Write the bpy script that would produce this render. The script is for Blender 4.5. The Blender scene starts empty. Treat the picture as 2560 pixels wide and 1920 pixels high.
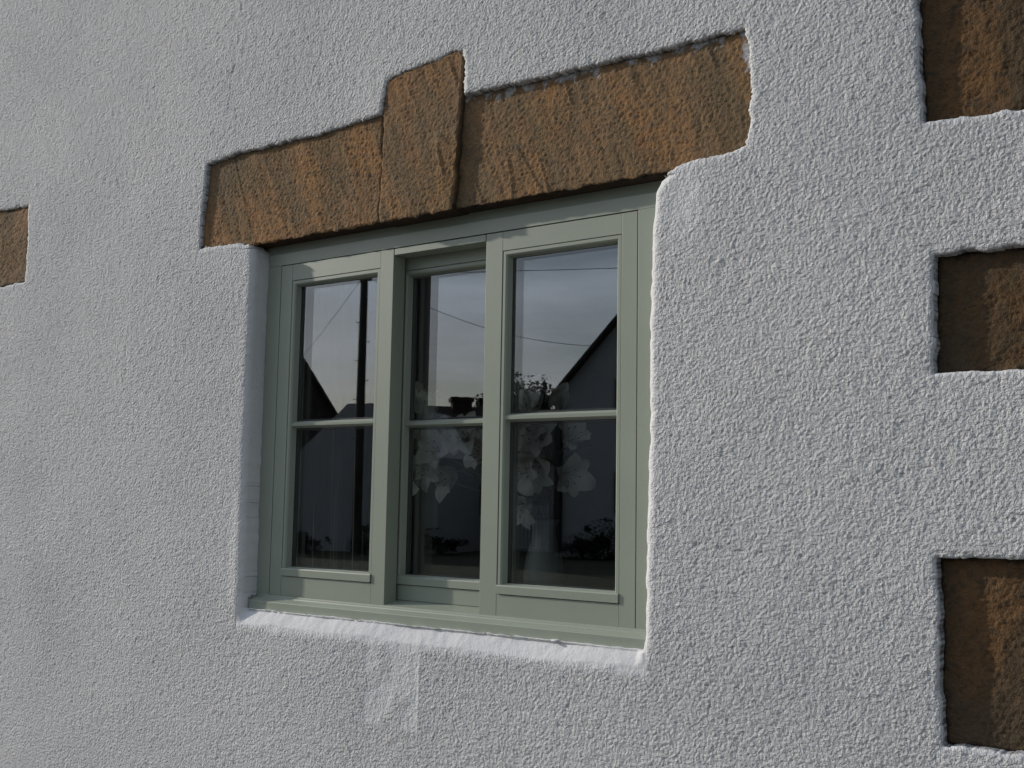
import bpy, bmesh, math, random
import numpy as np
from mathutils import Vector, Matrix
random.seed(7)
rng = np.random.default_rng(11)
S = bpy.context.scene
COL = S.collection

# ---------------------------------------------------------------- camera
cam = bpy.data.objects.new("camera", bpy.data.cameras.new("camera"))
COL.objects.link(cam)
S.camera = cam
cam.data.sensor_width = 36.0
cam.data.sensor_fit = 'HORIZONTAL'
cam.data.lens = 39.54
cam.data.clip_start = 0.05
cam.data.clip_end = 2000
_yaw, _pitch, _roll = (math.radians(a) for a in (36.19, 5.916, 1.015))
_f = Vector((-math.sin(_yaw) * math.cos(_pitch), math.cos(_yaw) * math.cos(_pitch), math.sin(_pitch)))
_r = Vector((math.cos(_yaw), math.sin(_yaw), 0))
_u = _r.cross(_f)
_r2 = math.cos(_roll) * _r + math.sin(_roll) * _u
_u2 = -math.sin(_roll) * _r + math.cos(_roll) * _u
M = Matrix((_r2, _u2, -_f)).transposed().to_4x4()
M.translation = Vector((0, -2.3, 1.6))
cam.matrix_world = M

# ---------------------------------------------------------------- sky, sun, exposure
SUN = Vector((-3.35, -1.0, 1.35)).normalized()
EL = math.asin(SUN.z)
AZ = math.atan2(SUN.x, SUN.y)
W = bpy.data.worlds.new("World")
S.world = W
W.use_nodes = True
nt = W.node_tree
nt.nodes.clear()
out = nt.nodes.new('ShaderNodeOutputWorld')
bg = nt.nodes.new('ShaderNodeBackground')
bg.inputs['Strength'].default_value = 0.088
sky = nt.nodes.new('ShaderNodeTexSky')
sky.sky_type = 'NISHITA'
sky.sun_disc = False
sky.sun_elevation = EL
sky.sun_rotation = AZ
sky.air_density = 1.0
sky.dust_density = 1.0
tc = nt.nodes.new('ShaderNodeTexCoord')
mp = nt.nodes.new('ShaderNodeMapping')
mp.inputs['Scale'].default_value = (1.6, 1.6, 9.0)
mp.inputs['Rotation'].default_value = (0.05, -0.12, 0.3)
cn = nt.nodes.new('ShaderNodeTexNoise')
cn.inputs['Scale'].default_value = 2.2
cn.inputs['Detail'].default_value = 7
cn.inputs['Roughness'].default_value = 0.52
cr = nt.nodes.new('ShaderNodeMapRange')
cr.inputs[1].default_value = 0.38
cr.inputs[2].default_value = 0.66
cr.inputs[3].default_value = 0.25
cr.inputs[4].default_value = 0.85
cm = nt.nodes.new('ShaderNodeMix')
cm.data_type = 'RGBA'
L = nt.links.new
L(tc.outputs['Generated'], mp.inputs['Vector'])
L(mp.outputs[0], cn.inputs['Vector'])
L(cn.outputs['Fac'], cr.inputs[0])
# cloud is brighter towards the sun (forward scattering)
dt = nt.nodes.new('ShaderNodeVectorMath'); dt.operation = 'DOT_PRODUCT'
nv = nt.nodes.new('ShaderNodeVectorMath'); nv.operation = 'NORMALIZE'
L(tc.outputs['Generated'], nv.inputs[0]); L(nv.outputs[0], dt.inputs[0])
dt.inputs[1].default_value = SUN
mr = nt.nodes.new('ShaderNodeMapRange')
for i_, v_ in enumerate((-0.2, 0.95, 0.45, 1.75)):
    mr.inputs[i_ + 1].default_value = v_
L(dt.outputs['Value'], mr.inputs[0])
cb = nt.nodes.new('ShaderNodeVectorMath'); cb.operation = 'SCALE'
sz = nt.nodes.new('ShaderNodeSeparateXYZ'); L(nv.outputs[0], sz.inputs[0])
wz = nt.nodes.new('ShaderNodeMapRange')
for i_, v_ in enumerate((0.05, 0.21, 0.0, 1.0)):
    wz.inputs[i_ + 1].default_value = v_
L(sz.outputs['Z'], wz.inputs[0])
wc = nt.nodes.new('ShaderNodeMix'); wc.data_type = 'RGBA'
wc.inputs['A'].default_value = (9.7, 9.6, 9.9, 1)
wc.inputs['B'].default_value = (8.3, 9.3, 10.8, 1)
L(wz.outputs[0], wc.inputs['Factor']); L(wc.outputs['Result'], cb.inputs[0])
L(mr.outputs[0], cb.inputs['Scale'])
L(cb.outputs[0], cm.inputs['B'])
L(cr.outputs[0], cm.inputs['Factor'])
L(sky.outputs[0], cm.inputs['A'])
L(cm.outputs['Result'], bg.inputs['Color'])
L(bg.outputs[0], out.inputs[0])

sl = bpy.data.lights.new("sun", 'SUN')
sl.energy = 3.3
sl.angle = math.radians(1.2)
sl.color = (1.0, 0.93, 0.83)
so = bpy.data.objects.new("sun", sl)
so.rotation_euler = SUN.to_track_quat('Z', 'Y').to_euler()
so.location = (-20, -8, 12)
COL.objects.link(so)

S.view_settings.view_transform = 'Standard'
S.view_settings.look = 'None'
S.view_settings.gamma = 1.0
S.view_settings.exposure = -0.14
S.render.engine = 'CYCLES'
S.cycles.use_denoising = True
S.cycles.denoising_input_passes = 'RGB_ALBEDO_NORMAL'
S.cycles.denoising_prefilter = 'ACCURATE'
S.cycles.max_bounces = 10
S.cycles.transparent_max_bounces = 16


# ---------------------------------------------------------------- helpers
def link(o, parent=None):
    COL.objects.link(o)
    if parent:
        o.parent = parent
    return o


def tag(o, label=None, cat=None, group=None, kind=None):
    if label: o['label'] = label
    if cat: o['category'] = cat
    if group: o['group'] = group
    if kind: o['kind'] = kind
    return o


def empty(name, loc, label, cat, group=None, rz=0):
    o = bpy.data.objects.new(name, None)
    o.location = loc
    o.rotation_euler = (0, 0, rz)
    o.empty_display_size = 0.2
    link(o)
    return tag(o, label, cat, group)


def mesh_obj(name, verts, faces, mat, parent=None, smooth=False):
    me = bpy.data.meshes.new(name)
    me.from_pydata([tuple(v) for v in verts], [], [tuple(f) for f in faces])
    me.validate()
    me.materials.append(mat)
    if smooth:
        me.polygons.foreach_set('use_smooth', [True] * len(me.polygons))
    o = bpy.data.objects.new(name, me)
    return link(o, parent)


def bm_obj(name, bm, mat, parent=None, smooth=False):
    bmesh.ops.recalc_face_normals(bm, faces=bm.faces)
    me = bpy.data.meshes.new(name)
    bm.to_mesh(me)
    bm.free()
    me.materials.append(mat)
    if smooth:
        me.polygons.foreach_set('use_smooth', [True] * len(me.polygons))
    o = bpy.data.objects.new(name, me)
    return link(o, parent)


def box(bm, x0, x1, y0, y1, z0, z1, bev=0.0):
    r = bmesh.ops.create_cube(bm, size=1)
    vs = r['verts']
    for v in vs:
        v.co = Vector(((x0 + x1) / 2 + v.co.x * (x1 - x0), (y0 + y1) / 2 + v.co.y * (y1 - y0), (z0 + z1) / 2 + v.co.z * (z1 - z0)))
    if bev:
        es = list({e for v in vs for e in v.link_edges})
        bmesh.ops.bevel(bm, geom=es, offset=bev, segments=2, affect='EDGES', profile=0.5)


def extrude_x(bm, prof, x0, x1):
    """closed profile of (y, z) extruded along x"""
    a = [bm.verts.new((x0, y, z)) for y, z in prof]
    b = [bm.verts.new((x1, y, z)) for y, z in prof]
    n = len(prof)
    for i in range(n):
        bm.faces.new((a[i], a[(i + 1) % n], b[(i + 1) % n], b[i]))
    bm.faces.new(a)
    bm.faces.new(b[::-1])


def tube(bm, pts, rad, n=8):
    rings = []
    pts = [Vector(p) for p in pts]
    rads = rad if isinstance(rad, (list, tuple)) else [rad] * len(pts)
    for i, p in enumerate(pts):
        d = (pts[min(i + 1, len(pts) - 1)] - pts[max(i - 1, 0)]).normalized()
        a = d.orthogonal().normalized() if abs(d.z) > .9 else d.cross(Vector((0, 0, 1))).normalized()
        b = d.cross(a)
        rings.append([bm.verts.new(p + rads[i] * (math.cos(t) * a + math.sin(t) * b)) for t in [2 * math.pi * k / n for k in range(n)]])
    for r0, r1 in zip(rings, rings[1:]):
        for k in range(n):
            bm.faces.new((r0[k], r0[(k + 1) % n], r1[(k + 1) % n], r1[k]))
    bm.faces.new(rings[0][::-1])
    bm.faces.new(rings[-1])


# ---------------------------------------------------------------- material helpers
def newmat(name):
    m = bpy.data.materials.new(name)
    m.use_nodes = True
    b = m.node_tree.nodes['Principled BSDF']
    return m, m.node_tree, b


def N(t, typ, **kw):
    n = t.nodes.new(typ)
    for k, v in kw.items():
        if k in n.inputs:
            n.inputs[k].default_value = v
        else:
            setattr(n, k, v)
    return n


def noise(t, scale, detail=4, rough=0.5, vec=None, dist=0.0):
    n = N(t, 'ShaderNodeTexNoise', Scale=scale, Detail=detail, Roughness=rough, Distortion=dist)
    if vec is not None:
        t.links.new(vec, n.inputs['Vector'])
    return n.outputs['Fac']


def objvec(t, scale=(1, 1, 1), rot=(0, 0, 0)):
    c = t.nodes.new('ShaderNodeTexCoord')
    m = t.nodes.new('ShaderNodeMapping')
    m.inputs['Rotation'].default_value = rot
    t.links.new(c.outputs['Object'], m.inputs['Vector'])
    k = t.nodes.new('ShaderNodeMapping')
    k.inputs['Scale'].default_value = scale
    t.links.new(m.outputs[0], k.inputs['Vector'])
    return k.outputs[0]


def ramp(t, fac, stops):
    r = t.nodes.new('ShaderNodeValToRGB')
    e = r.color_ramp.elements
    while len(e) < len(stops):
        e.new(0.5)
    for i, (p, c) in enumerate(stops):
        e[i].position = p
        e[i].color = tuple(c) + ((1,) if len(c) == 3 else ())
    t.links.new(fac, r.inputs[0])
    return r.outputs[0]


def mix(t, fac, a, b, mode='MIX'):
    m = t.nodes.new('ShaderNodeMix')
    m.data_type = 'RGBA'
    m.blend_type = mode
    for s, v in (('Factor', fac), ('A', a), ('B', b)):
        if isinstance(v, (int, float)):
            m.inputs[s].default_value = v
        elif isinstance(v, tuple):
            m.inputs[s].default_value = v + ((1,) if len(v) == 3 else ())
        else:
            t.links.new(v, m.inputs[s])
    return m.outputs['Result']


def rng_map(t, fac, a, b, c, d):
    m = t.nodes.new('ShaderNodeMapRange')
    for i, v in enumerate((a, b, c, d)):
        m.inputs[i + 1].default_value = v
    t.links.new(fac, m.inputs[0])
    return m.outputs[0]


def bump(t, h, dist, strength=1.0, normal=None):
    b = t.nodes.new('ShaderNodeBump')
    b.inputs['Distance'].default_value = dist
    b.inputs['Strength'].default_value = strength
    t.links.new(h, b.inputs['Height'])
    if normal is not None:
        t.links.new(normal, b.inputs['Normal'])
    return b.outputs[0]


def plain(name, col, rough=0.7, var=0.12, scale=6.0, metal=0.0, bmp=0.0, bscale=60.0):
    m, t, b = newmat(name)
    v = objvec(t)
    f = noise(t, scale, 5, 0.55, v)
    c = ramp(t, f, [(0.3, tuple(x * (1 - var) for x in col)), (0.7, tuple(min(1, x * (1 + var)) for x in col))])
    t.links.new(c, b.inputs['Base Color'])
    b.inputs['Roughness'].default_value = rough
    b.inputs['Metallic'].default_value = metal
    if bmp:
        t.links.new(bump(t, noise(t, bscale, 4, 0.6, v), bmp), b.inputs['Normal'])
    return m


# render (white masonry paint over roughcast)
def mat_render():
    m, t, b = newmat("white_masonry_paint")
    v = objvec(t)
    big = noise(t, 1.3, 5, 0.6, v)
    mid = noise(t, 9, 5, 0.6, v)
    col = ramp(t, big, [(0.3, (0.565, 0.57, 0.583)), (0.5, (0.65, 0.65, 0.655)), (0.75, (0.70, 0.693, 0.688))])
    col = mix(t, rng_map(t, mid, 0.35, 0.75, 0, 0.35), col, (0.58, 0.585, 0.60))
    # dirt held in pin holes
    sp = noise(t, 150, 2, 0.5, v)
    spm = rng_map(t, sp, 0.66, 0.74, 0, 1)
    reg = rng_map(t, noise(t, 1.1, 3, 0.5, v), 0.42, 0.62, 0.05, 0.75)
    mm = t.nodes.new('ShaderNodeMath'); mm.operation = 'MULTIPLY'
    t.links.new(spm, mm.inputs[0]); t.links.new(reg, mm.inputs[1])
    col = mix(t, mm.outputs[0], col, (0.30, 0.315, 0.34))
    at = t.nodes.new('ShaderNodeAttribute'); at.attribute_name = 'edge_dark'
    col = mix(t, at.outputs['Fac'], col, (0.16, 0.155, 0.15))  # darker tone at the rim round the stones
    t.links.new(col, b.inputs['Base Color'])
    b.inputs['Roughness'].default_value = 0.8
    b.inputs['Specular IOR Level'].default_value = 0.12
    ac = t.nodes.new('ShaderNodeAttribute'); ac.attribute_name = 'calm'
    hm = t.nodes.new('ShaderNodeMath'); hm.operation = 'MULTIPLY'
    t.links.new(noise(t, 130, 3, 0.62, v), hm.inputs[0]); t.links.new(ac.outputs['Fac'], hm.inputs[1])
    n1 = bump(t, hm.outputs[0], 0.0150, 1.0)
    t.links.new(n1, b.inputs['Normal'])
    return m


def mat_stone(name, dark=1.0, tooling='diag'):
    m, t, b = newmat(name)
    v = objvec(t)
    rot = (0, math.radians(24), 0) if tooling == 'diag' else (0, 0, 0)
    vs = objvec(t, (1, 1, 0.22) if tooling == 'diag' else (1.0, 1, 0.22), rot)
    big = noise(t, 5.5, 7, 0.66, vs, 0.7)
    fine = noise(t, 60, 5, 0.65, v)
    gr = noise(t, 260, 3, 0.6, v)
    k = dark
    col = ramp(t, big, [(0.30, (0.12 * k, 0.085 * k, 0.052 * k)), (0.45, (0.235 * k, 0.145 * k, 0.068 * k)),
                        (0.56, (0.40 * k, 0.200 * k, 0.078 * k)), (0.74, (0.48 * k, 0.255 * k, 0.105 * k))])
    col = mix(t, rng_map(t, fine, 0.48, 0.66, 0, 0.85), col, (0.10 * k, 0.085 * k, 0.065 * k))
    pt = noise(t, 11, 4, 0.6, v)
    col = mix(t, rng_map(t, pt, 0.58, 0.78, 0, 0.6 if tooling == 'diag' else 0.3), col, (0.36 * k, 0.13 * k, 0.045 * k))
    col = mix(t, rng_map(t, gr, 0.3, 0.75, 0.0, 0.5), col, (0.30 * k, 0.21 * k, 0.12 * k))
    lf = noise(t, 3.2, 4, 0.6, v)
    col = mix(t, rng_map(t, lf, 0.35, 0.7, 0.0, 0.5 if tooling == 'diag' else 0.9), col, (0.225 * k, 0.168 * k, 0.112 * k))
    at = t.nodes.new('ShaderNodeAttribute'); at.attribute_name = 'paint'
    at2 = t.nodes.new('ShaderNodeAttribute'); at2.attribute_name = 'edge_dark'
    col = mix(t, at2.outputs['Fac'], col, (0.028, 0.020, 0.017))  # darker tone on edges, underside and joints
    col = mix(t, at.outputs['Fac'], col, (0.44, 0.44, 0.45))
    t.links.new(col, b.inputs['Base Color'])
    b.inputs['Roughness'].default_value = 0.9
    b.inputs['Specular IOR Level'].default_value = 0.2
    n1 = bump(t, gr, 0.004, 0.9)
    n2 = bump(t, fine, 0.010, 0.8, n1)
    t.links.new(n2, b.inputs['Normal'])
    return m


def mat_green():
    m, t, b = newmat("sage_green_paint")
    v = objvec(t)
    f = noise(t, 5, 4, 0.5, v)
    col = ramp(t, f, [(0.3, (0.262, 0.290, 0.234)), (0.7, (0.285, 0.312, 0.252))])
    g = noise(t, 240, 2, 0.5, v)
    col = mix(t, rng_map(t, g, 0.66, 0.75, 0, 0.3), col, (0.17, 0.19, 0.15))
    t.links.new(col, b.inputs['Base Color'])
    b.inputs['Roughness'].default_value = 0.42
    gv = objvec(t, (60, 60, 60))
    n1 = bump(t, noise(t, 6, 3, 0.5, gv), 0.0004, 0.5)
    t.links.new(n1, b.inputs['Normal'])
    return m


def mat_glass():
    m, t, b = newmat("window_glass")
    t.nodes.remove(b)
    o = [n for n in t.nodes if n.type == 'OUTPUT_MATERIAL'][0]
    geo = t.nodes.new('ShaderNodeNewGeometry')
    d = t.nodes.new('ShaderNodeVectorMath'); d.operation = 'DOT_PRODUCT'
    t.links.new(geo.outputs['Incoming'], d.inputs[0]); t.links.new(geo.outputs['Normal'], d.inputs[1])

    def M_(op, a, c=None):
        n = t.nodes.new('ShaderNodeMath'); n.operation = op
        for i, x in enumerate((a, c)):
            if x is None: continue
            if isinstance(x, (int, float)): n.inputs[i].default_value = x
            else: t.links.new(x, n.inputs[i])
        return n.outputs[0]
    c = M_('ABSOLUTE', d.outputs['Value'])
    p = M_('POWER', M_('SUBTRACT', 1.0, c), 5.0)
    fr = M_('ADD', M_('MULTIPLY', p, 0.92), 0.122)     # both faces of one sheet together
    fr = M_('MULTIPLY', fr, M_('SUBTRACT', 1.0, geo.outputs['Backfacing']))
    gl = t.nodes.new('ShaderNodeBsdfGlossy'); gl.inputs['Roughness'].default_value = 0.0
    gl.inputs['Color'].default_value = (0.97, 0.98, 1.0, 1)
    tr = t.nodes.new('ShaderNodeBsdfTransparent'); tr.inputs['Color'].default_value = (0.975, 0.985, 0.98, 1)
    mx = t.nodes.new('ShaderNodeMixShader')
    t.links.new(fr, mx.inputs[0]); t.links.new(tr.outputs[0], mx.inputs[1]); t.links.new(gl.outputs[0], mx.inputs[2])
    t.links.new(mx.outputs[0], o.inputs[0])
    return m


MR = mat_render()
MS_LINTEL = mat_stone("brown_sandstone", 0.88)
MS_QUOIN = mat_stone("weathered_brown_sandstone", 0.42, 'vert')
MS_PALE = mat_stone("pale_brown_sandstone", 0.9, 'vert')
MG = mat_green()
MGL = mat_glass()
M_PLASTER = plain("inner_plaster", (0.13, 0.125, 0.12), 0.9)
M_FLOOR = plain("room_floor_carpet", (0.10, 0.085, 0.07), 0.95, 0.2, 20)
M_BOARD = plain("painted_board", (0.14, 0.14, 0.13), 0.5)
M_SPACER = plain("spacer_bar", (0.02, 0.02, 0.022), 0.5)
M_CURTAIN = plain("curtain_cloth", (0.025, 0.022, 0.022), 0.95, 0.15, 30)

# ---------------------------------------------------------------- noise tiles (real relief, in metres)
TN, TD = 2048, 0.0025


def band(l0, seed, sharp=1.0):
    """isotropic periodic noise tile, wavelength about l0 metres, unit rms"""
    r = np.random.default_rng(seed)
    w = np.fft.rfft2(r.standard_normal((TN, TN)))
    fx = np.fft.fftfreq(TN, TD)[:, None]
    fy = np.fft.rfftfreq(TN, TD)[None, :]
    f = np.sqrt(fx * fx + fy * fy) * l0
    a = np.exp(-0.5 * ((np.log(f + 1e-9)) / 0.45) ** 2) if sharp else np.exp(-0.5 * f * f)
    h = np.fft.irfft2(w * a, s=(TN, TN))
    return (h / h.std()).astype(np.float32)


def samp(tile, x, z):
    u = (x / TD) % TN
    v = (z / TD) % TN
    i = np.floor(u).astype(np.int32); j = np.floor(v).astype(np.int32)
    fu = (u - i).astype(np.float32); fv = (v - j).astype(np.float32)
    i0 = i % TN; j0 = j % TN; i1 = (i + 1) % TN; j1 = (j + 1) % TN
    return (tile[i0, j0] * (1 - fu) * (1 - fv) + tile[i1, j0] * fu * (1 - fv) + tile[i0, j1] * (1 - fu) * fv + tile[i1, j1] * fu * fv)


T9 = band(0.0088, 1)
T20 = band(0.0125, 2)
T60 = band(0.07, 3)
T400 = band(0.45, 4)


def smooth(a, b, x):
    t = np.clip((x - a) / (b - a), 0, 1)
    return t * t * (3 - 2 * t)


def poly_sdf(px, pz, poly):
    """positive outside"""
    P = np.array(poly, dtype=np.float64)
    d = np.full(px.shape, 1e9)
    inside = np.zeros(px.shape, bool)
    n = len(P)
    for i in range(n):
        a, b = P[i], P[(i + 1) % n]
        ex, ez = b - a
        wx, wz = px - a[0], pz - a[1]
        q = np.clip((wx * ex + wz * ez) / (ex * ex + ez * ez), 0, 1)
        d = np.minimum(d, (wx - ex * q) ** 2 + (wz - ez * q) ** 2)
        c = ((a[1] > pz) != (b[1] > pz)) & (px < (b[0] - a[0]) * (pz - a[1]) / ((b[1] - a[1]) if b[1] != a[1] else 1e-12) + a[0])
        inside ^= c
    d = np.sqrt(d)
    return np.where(inside, -d, d)


# outline of the hole in the render: window opening and the stones over it
HOLE = [(-2.684, 1.262), (-2.690, 1.60), (-2.692, 2.00), (-2.690, 2.33), (-2.697, 2.366), (-2.712, 2.385), (-2.76, 2.392), (-2.85, 2.398), (-2.951, 2.398),
        (-2.949, 2.50), (-2.940, 2.60), (-2.931, 2.676), (-2.85, 2.684), (-2.774, 2.690), (-2.65, 2.685), (-2.534, 2.688), (-2.45, 2.684), (-2.363, 2.689),
        (-2.27, 2.694), (-2.187, 2.696), (-2.168, 2.702), (-2.160, 2.74), (-2.148, 2.792), (-2.08, 2.804), (-2.008, 2.812), (-1.95, 2.814), (-1.895, 2.824),
        (-1.872, 2.818), (-1.862, 2.790), (-1.866, 2.73), (-1.860, 2.695), (-1.75, 2.692), (-1.60, 2.687), (-1.45, 2.688), (-1.30, 2.682), (-1.15, 2.684), (-1.046, 2.683),
        (-1.034, 2.645), (-1.030, 2.55), (-1.031, 2.46), (-1.040, 2.408), (-1.075, 2.399), (-1.15, 2.396), (-1.200, 2.391), (-1.235, 2.380), (-1.262, 2.362),
        (-1.276, 2.330), (-1.283, 2.26), (-1.288, 2.10), (-1.291, 1.93), (-1.289, 1.75), (-1.295, 1.56), (-1.297, 1.40), (-1.296, 1.30), (-1.304, 1.262)]
Q1 = [(-0.654, 3.05), (-0.657, 2.651), (-0.652, 2.50), (-0.648, 2.386), (-0.30, 2.376), (-0.08, 2.374), (-0.08, 3.05)]
Q2 = [(-0.634, 2.111), (-0.636, 1.99), (-0.638, 1.868), (-0.45, 1.868), (-0.16, 1.865), (-0.16, 2.115), (-0.45, 2.110)]
Q3 = [(-0.640, 1.503), (-0.636, 1.35), (-0.640, 1.25), (-0.634, 1.146), (-0.45, 1.147), (-0.05, 1.145), (-0.05, 1.507), (-0.45, 1.507)]
Q0 = [(-4.60, 2.700), (-4.191, 2.697), (-3.993, 2.690), (-3.984, 2.55), (-3.983, 2.45), (-3.990, 2.396), (-4.155, 2.393), (-4.60, 2.390)]
HOLES = [HOLE, Q1, Q2, Q3, Q0]


def rim_noise(x, z, which, win):
    lo = samp(T60, x + .2, z + .9)
    rag = samp(T20, x + 1.3, z + .4) * 0.0013 + samp(T9, x + .7, z + 2.2) * 0.0006 + lo * 0.0012
    return np.where(win | ((z < 1.27) & (which == 0)), lo * 0.0008, np.where(which == 0, rag, lo * 0.0016 + samp(T20, x, z + 2) * 0.0004))


# ---------------------------------------------------------------- cottage
cottage = empty("cottage", (-2.0, 0.0, 0.0), "white roughcast cottage with brown sandstone quoins and a sage green window", "cottage")
OX = -2.0   # parts are built in world x and shifted by this


def part(name, o):
    return o


def shift(o):
    """meshes are made in world coordinates; the cottage empty stands at x = OX"""
    o.matrix_parent_inverse = Matrix.Translation((-OX, 0, 0))
    return o


def build_wall():
    xs = [0.75]
    while xs[-1] > -9.0:
        x = xs[-1]
        st = 0.0028 + 0.00042 * abs(min(x, 0))
        if x > -0.0: st = 0.0028 + 0.02 * x
        if x < -5.0: st = 0.005 + 0.03 * (-5.0 - x)
        xs.append(x - min(st, 0.06))
    xs = np.array(xs[::-1])
    zs = [2.0]
    while zs[-1] < 5.3:
        z = zs[-1]
        zs.append(z + (0.0030 if z < 3.85 else min(0.003 + 0.03 * (z - 3.85), 0.06)))
    zz = [2.0]
    while zz[-1] > -0.05:
        z = zz[-1]
        zz.append(z - (0.0030 if z > 0.35 else min(0.003 + 0.03 * (0.35 - z), 0.05)))
    zs = np.array(zz[::-1][:-1] + zs)
    nx, nz = len(xs), len(zs)
    X, Z = np.meshgrid(xs, zs, indexing='ij')
    sdf = np.full(X.shape, 0.5)
    which = np.zeros(X.shape, np.int8)
    for k, P in enumerate(HOLES):
        a = np.array(P)
        m0 = 0.10
        i0, i1 = np.searchsorted(xs, [a[:, 0].min() - m0, a[:, 0].max() + m0])
        j0, j1 = np.searchsorted(zs, [a[:, 1].min() - m0, a[:, 1].max() + m0])
        s = poly_sdf(X[i0:i1, j0:j1], Z[i0:i1, j0:j1], P)
        cur = sdf[i0:i1, j0:j1]
        w = s < cur
        cur[w] = s[w]
        which[i0:i1, j0:j1][w] = k
    inwin = (which == 0) & (Z < 2.372) & (X > -2.75) & (X < -1.22)
    bottom = inwin & (Z < 1.262)
    rn = rim_noise(X, Z, which, inwin & (Z > 1.262))
    rk = 1.0
    sdf = sdf + rn * rk * (np.abs(sdf) < 0.03)
    # snap
    gx = np.gradient(sdf, xs, axis=0)
    gz = np.gradient(sdf, zs, axis=1)
    gl = np.sqrt(gx * gx + gz * gz) + 1e-9
    cell = 0.5 * (np.gradient(xs)[:, None] + 0.0030)
    snap = np.abs(sdf) < 0.52 * cell
    Xs = X - np.where(snap, sdf * gx / gl, 0)
    Zs = Z - np.where(snap, sdf * gz / gl, 0)
    s = np.where(snap, 0, sdf)
    so = np.maximum(s, 0)
    # relief
    n9 = samp(T9, X, Z); n20 = samp(T20, X, Z); n60 = samp(T60, X, Z); n4 = samp(T400, X, Z)
    g = n9 * 0.60 + n20 * 0.52 + n60 * 0.10
    nub = np.where(g > 0, g * 1.15, g * 0.8)
    nub = np.where(nub > 2.2, 2.2 + (nub - 2.2) * .4, nub)
    amp = np.full(X.shape, 0.00085)
    # calmer, over-painted areas
    amp *= 0.95 + 0.05 * smooth(-3.8, -1.4, X)
    calm = np.ones(X.shape)
    edge = smooth(0.004, 0.030, so) * 0.85 + 0.15
    eq = smooth(0.001, 0.012, so) * 0.6 + 0.4
    calm = np.where(which > 0, np.minimum(calm, eq), calm)
    calm = np.where(inwin, np.minimum(calm, edge), calm)
    le = smooth(0.002, 0.014, so) * 0.6 + 0.4
    calm = np.where((which == 0) & ~inwin, np.minimum(calm, le), calm)
    wavy = samp(T60, X * .6 + 3, Z * .6) * 0.0025
    band_b = smooth(0.036, 0.066, (1.262 - Z) + wavy)
    under = (X > -2.70) & (X < -1.29) & (Z < 1.30)
    calm = np.where(under, np.minimum(calm, 0.12 + 0.88 * band_b), calm)
    patch = smooth(-2.175 , -2.155, X + wavy) * (1 - smooth(-1.972, -1.966, X + wavy * .3)) * smooth(0.985, 1.005, Z + wavy) * (1 - smooth(1.2, 1.25, Z))
    calm *= 1 - 0.58 * patch * smooth(-1.6, -.2, samp(T400, X * 2.2, Z * 2.2 + 5))
    rightc = np.exp(-(((X + 1.20) / 0.055) ** 2 + ((Z - 2.30) / 0.10) ** 2))
    calm *= 1 - 0.6 * rightc
    leftpatch = np.exp(-(((X + 2.735) / 0.02) ** 2)) * smooth(1.25, 1.3, Z) * (1 - smooth(1.58, 1.64, Z))
    calm *= 1 - 0.35 * leftpatch
    h = nub * amp * calm
    h = h + n4 * 0.0005 + samp(T60, X * 1.7 + .3, Z * 1.7 + .1) * 0.0003
    h = h + 0.0010 * samp(T400, X * .42 + 2, Z * .42 + 1)
    h += patch * 0.0006
    h += leftpatch * 0.0
    # raised line where the tape edge stood (right side of the patch)
    h += 0.0007 * np.exp(-((X + 1.968 + wavy * .3) / 0.003) ** 2) * smooth(0.98, 1.0, Z) * (1 - smooth(1.2, 1.24, Z))

    def crack(pts, depth, width, h):
        P = np.array(pts)
        i0, i1 = np.searchsorted(xs, [P[:, 0].min() - .02, P[:, 0].max() + .02])
        j0, j1 = np.searchsorted(zs, [P[:, 1].min() - .02, P[:, 1].max() + .02])
        xx = X[i0:i1, j0:j1]; zz_ = Z[i0:i1, j0:j1]
        d = np.full(xx.shape, 9.)
        jx = samp(T60, xx * 1.3, zz_ * 1.3) * .0025
        for a, b in zip(P, P[1:]):
            e = b - a
            q = np.clip(((xx - a[0]) * e[0] + (zz_ - a[1]) * e[1]) / (e @ e), 0, 1)
            d = np.minimum(d, np.hypot(xx - a[0] - e[0] * q, zz_ - a[1] - e[1] * q))
        d = d + jx
        h[i0:i1, j0:j1] -= depth * np.exp(-(d / width) ** 2) * (0.6 + 0.4 * np.clip(samp(T60, xx + 3, zz_), -1, 1))
        return h
    h = crack([(-2.79, 3.22), (-2.80, 3.10), (-2.815, 3.0), (-2.835, 2.93), (-2.84, 2.83)], 0.0017, 0.0032, h)
    h = crack([(-1.19, 1.512), (-1.10, 1.500), (-1.02, 1.4935), (-0.93, 1.492), (-0.86, 1.494)], 0.0034, 0.0028, h)
    # rounded arris
    r = np.where(inwin, 0.017, 0.0045)
    r = np.where((which >= 1), 0.004, r)
    r = r + np.where(inwin & (X > -1.35), 0.006 * smooth(2.2, 2.36, Z), 0)
    q = np.clip(r - so, 0, None)
    rd = r - np.sqrt(np.maximum(r * r - q * q, 0))
    # sloping band under the sill
    bs = np.clip((0.040 - (1.262 - Z) + wavy * .35 + .005 * samp(T400, X * .8, X * 0)) / 0.040, 0, 1)
    sides = smooth(-2.70, -2.665, X) * (1 - smooth(-1.325, -1.297, X))
    bandy = 0.024 * bs ** 1.1 * sides
    # broad soft shoulders round the quoins: the render swells out around them
    sh = np.exp(-(so / 0.035) ** 2) * (which >= 1) * 0.0012
    Y = -h + np.where(bottom, np.maximum(bandy, rd * 0.0), rd) + sh
    Y = np.where(under & ~inwin, -h + bandy, Y)

    idx = np.arange(nx * nz).reshape(nx, nz)
    inside = s < 0
    keep = ~(inside[:-1, :-1] | inside[1:, :-1] | inside[:-1, 1:] | inside[1:, 1:])
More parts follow.
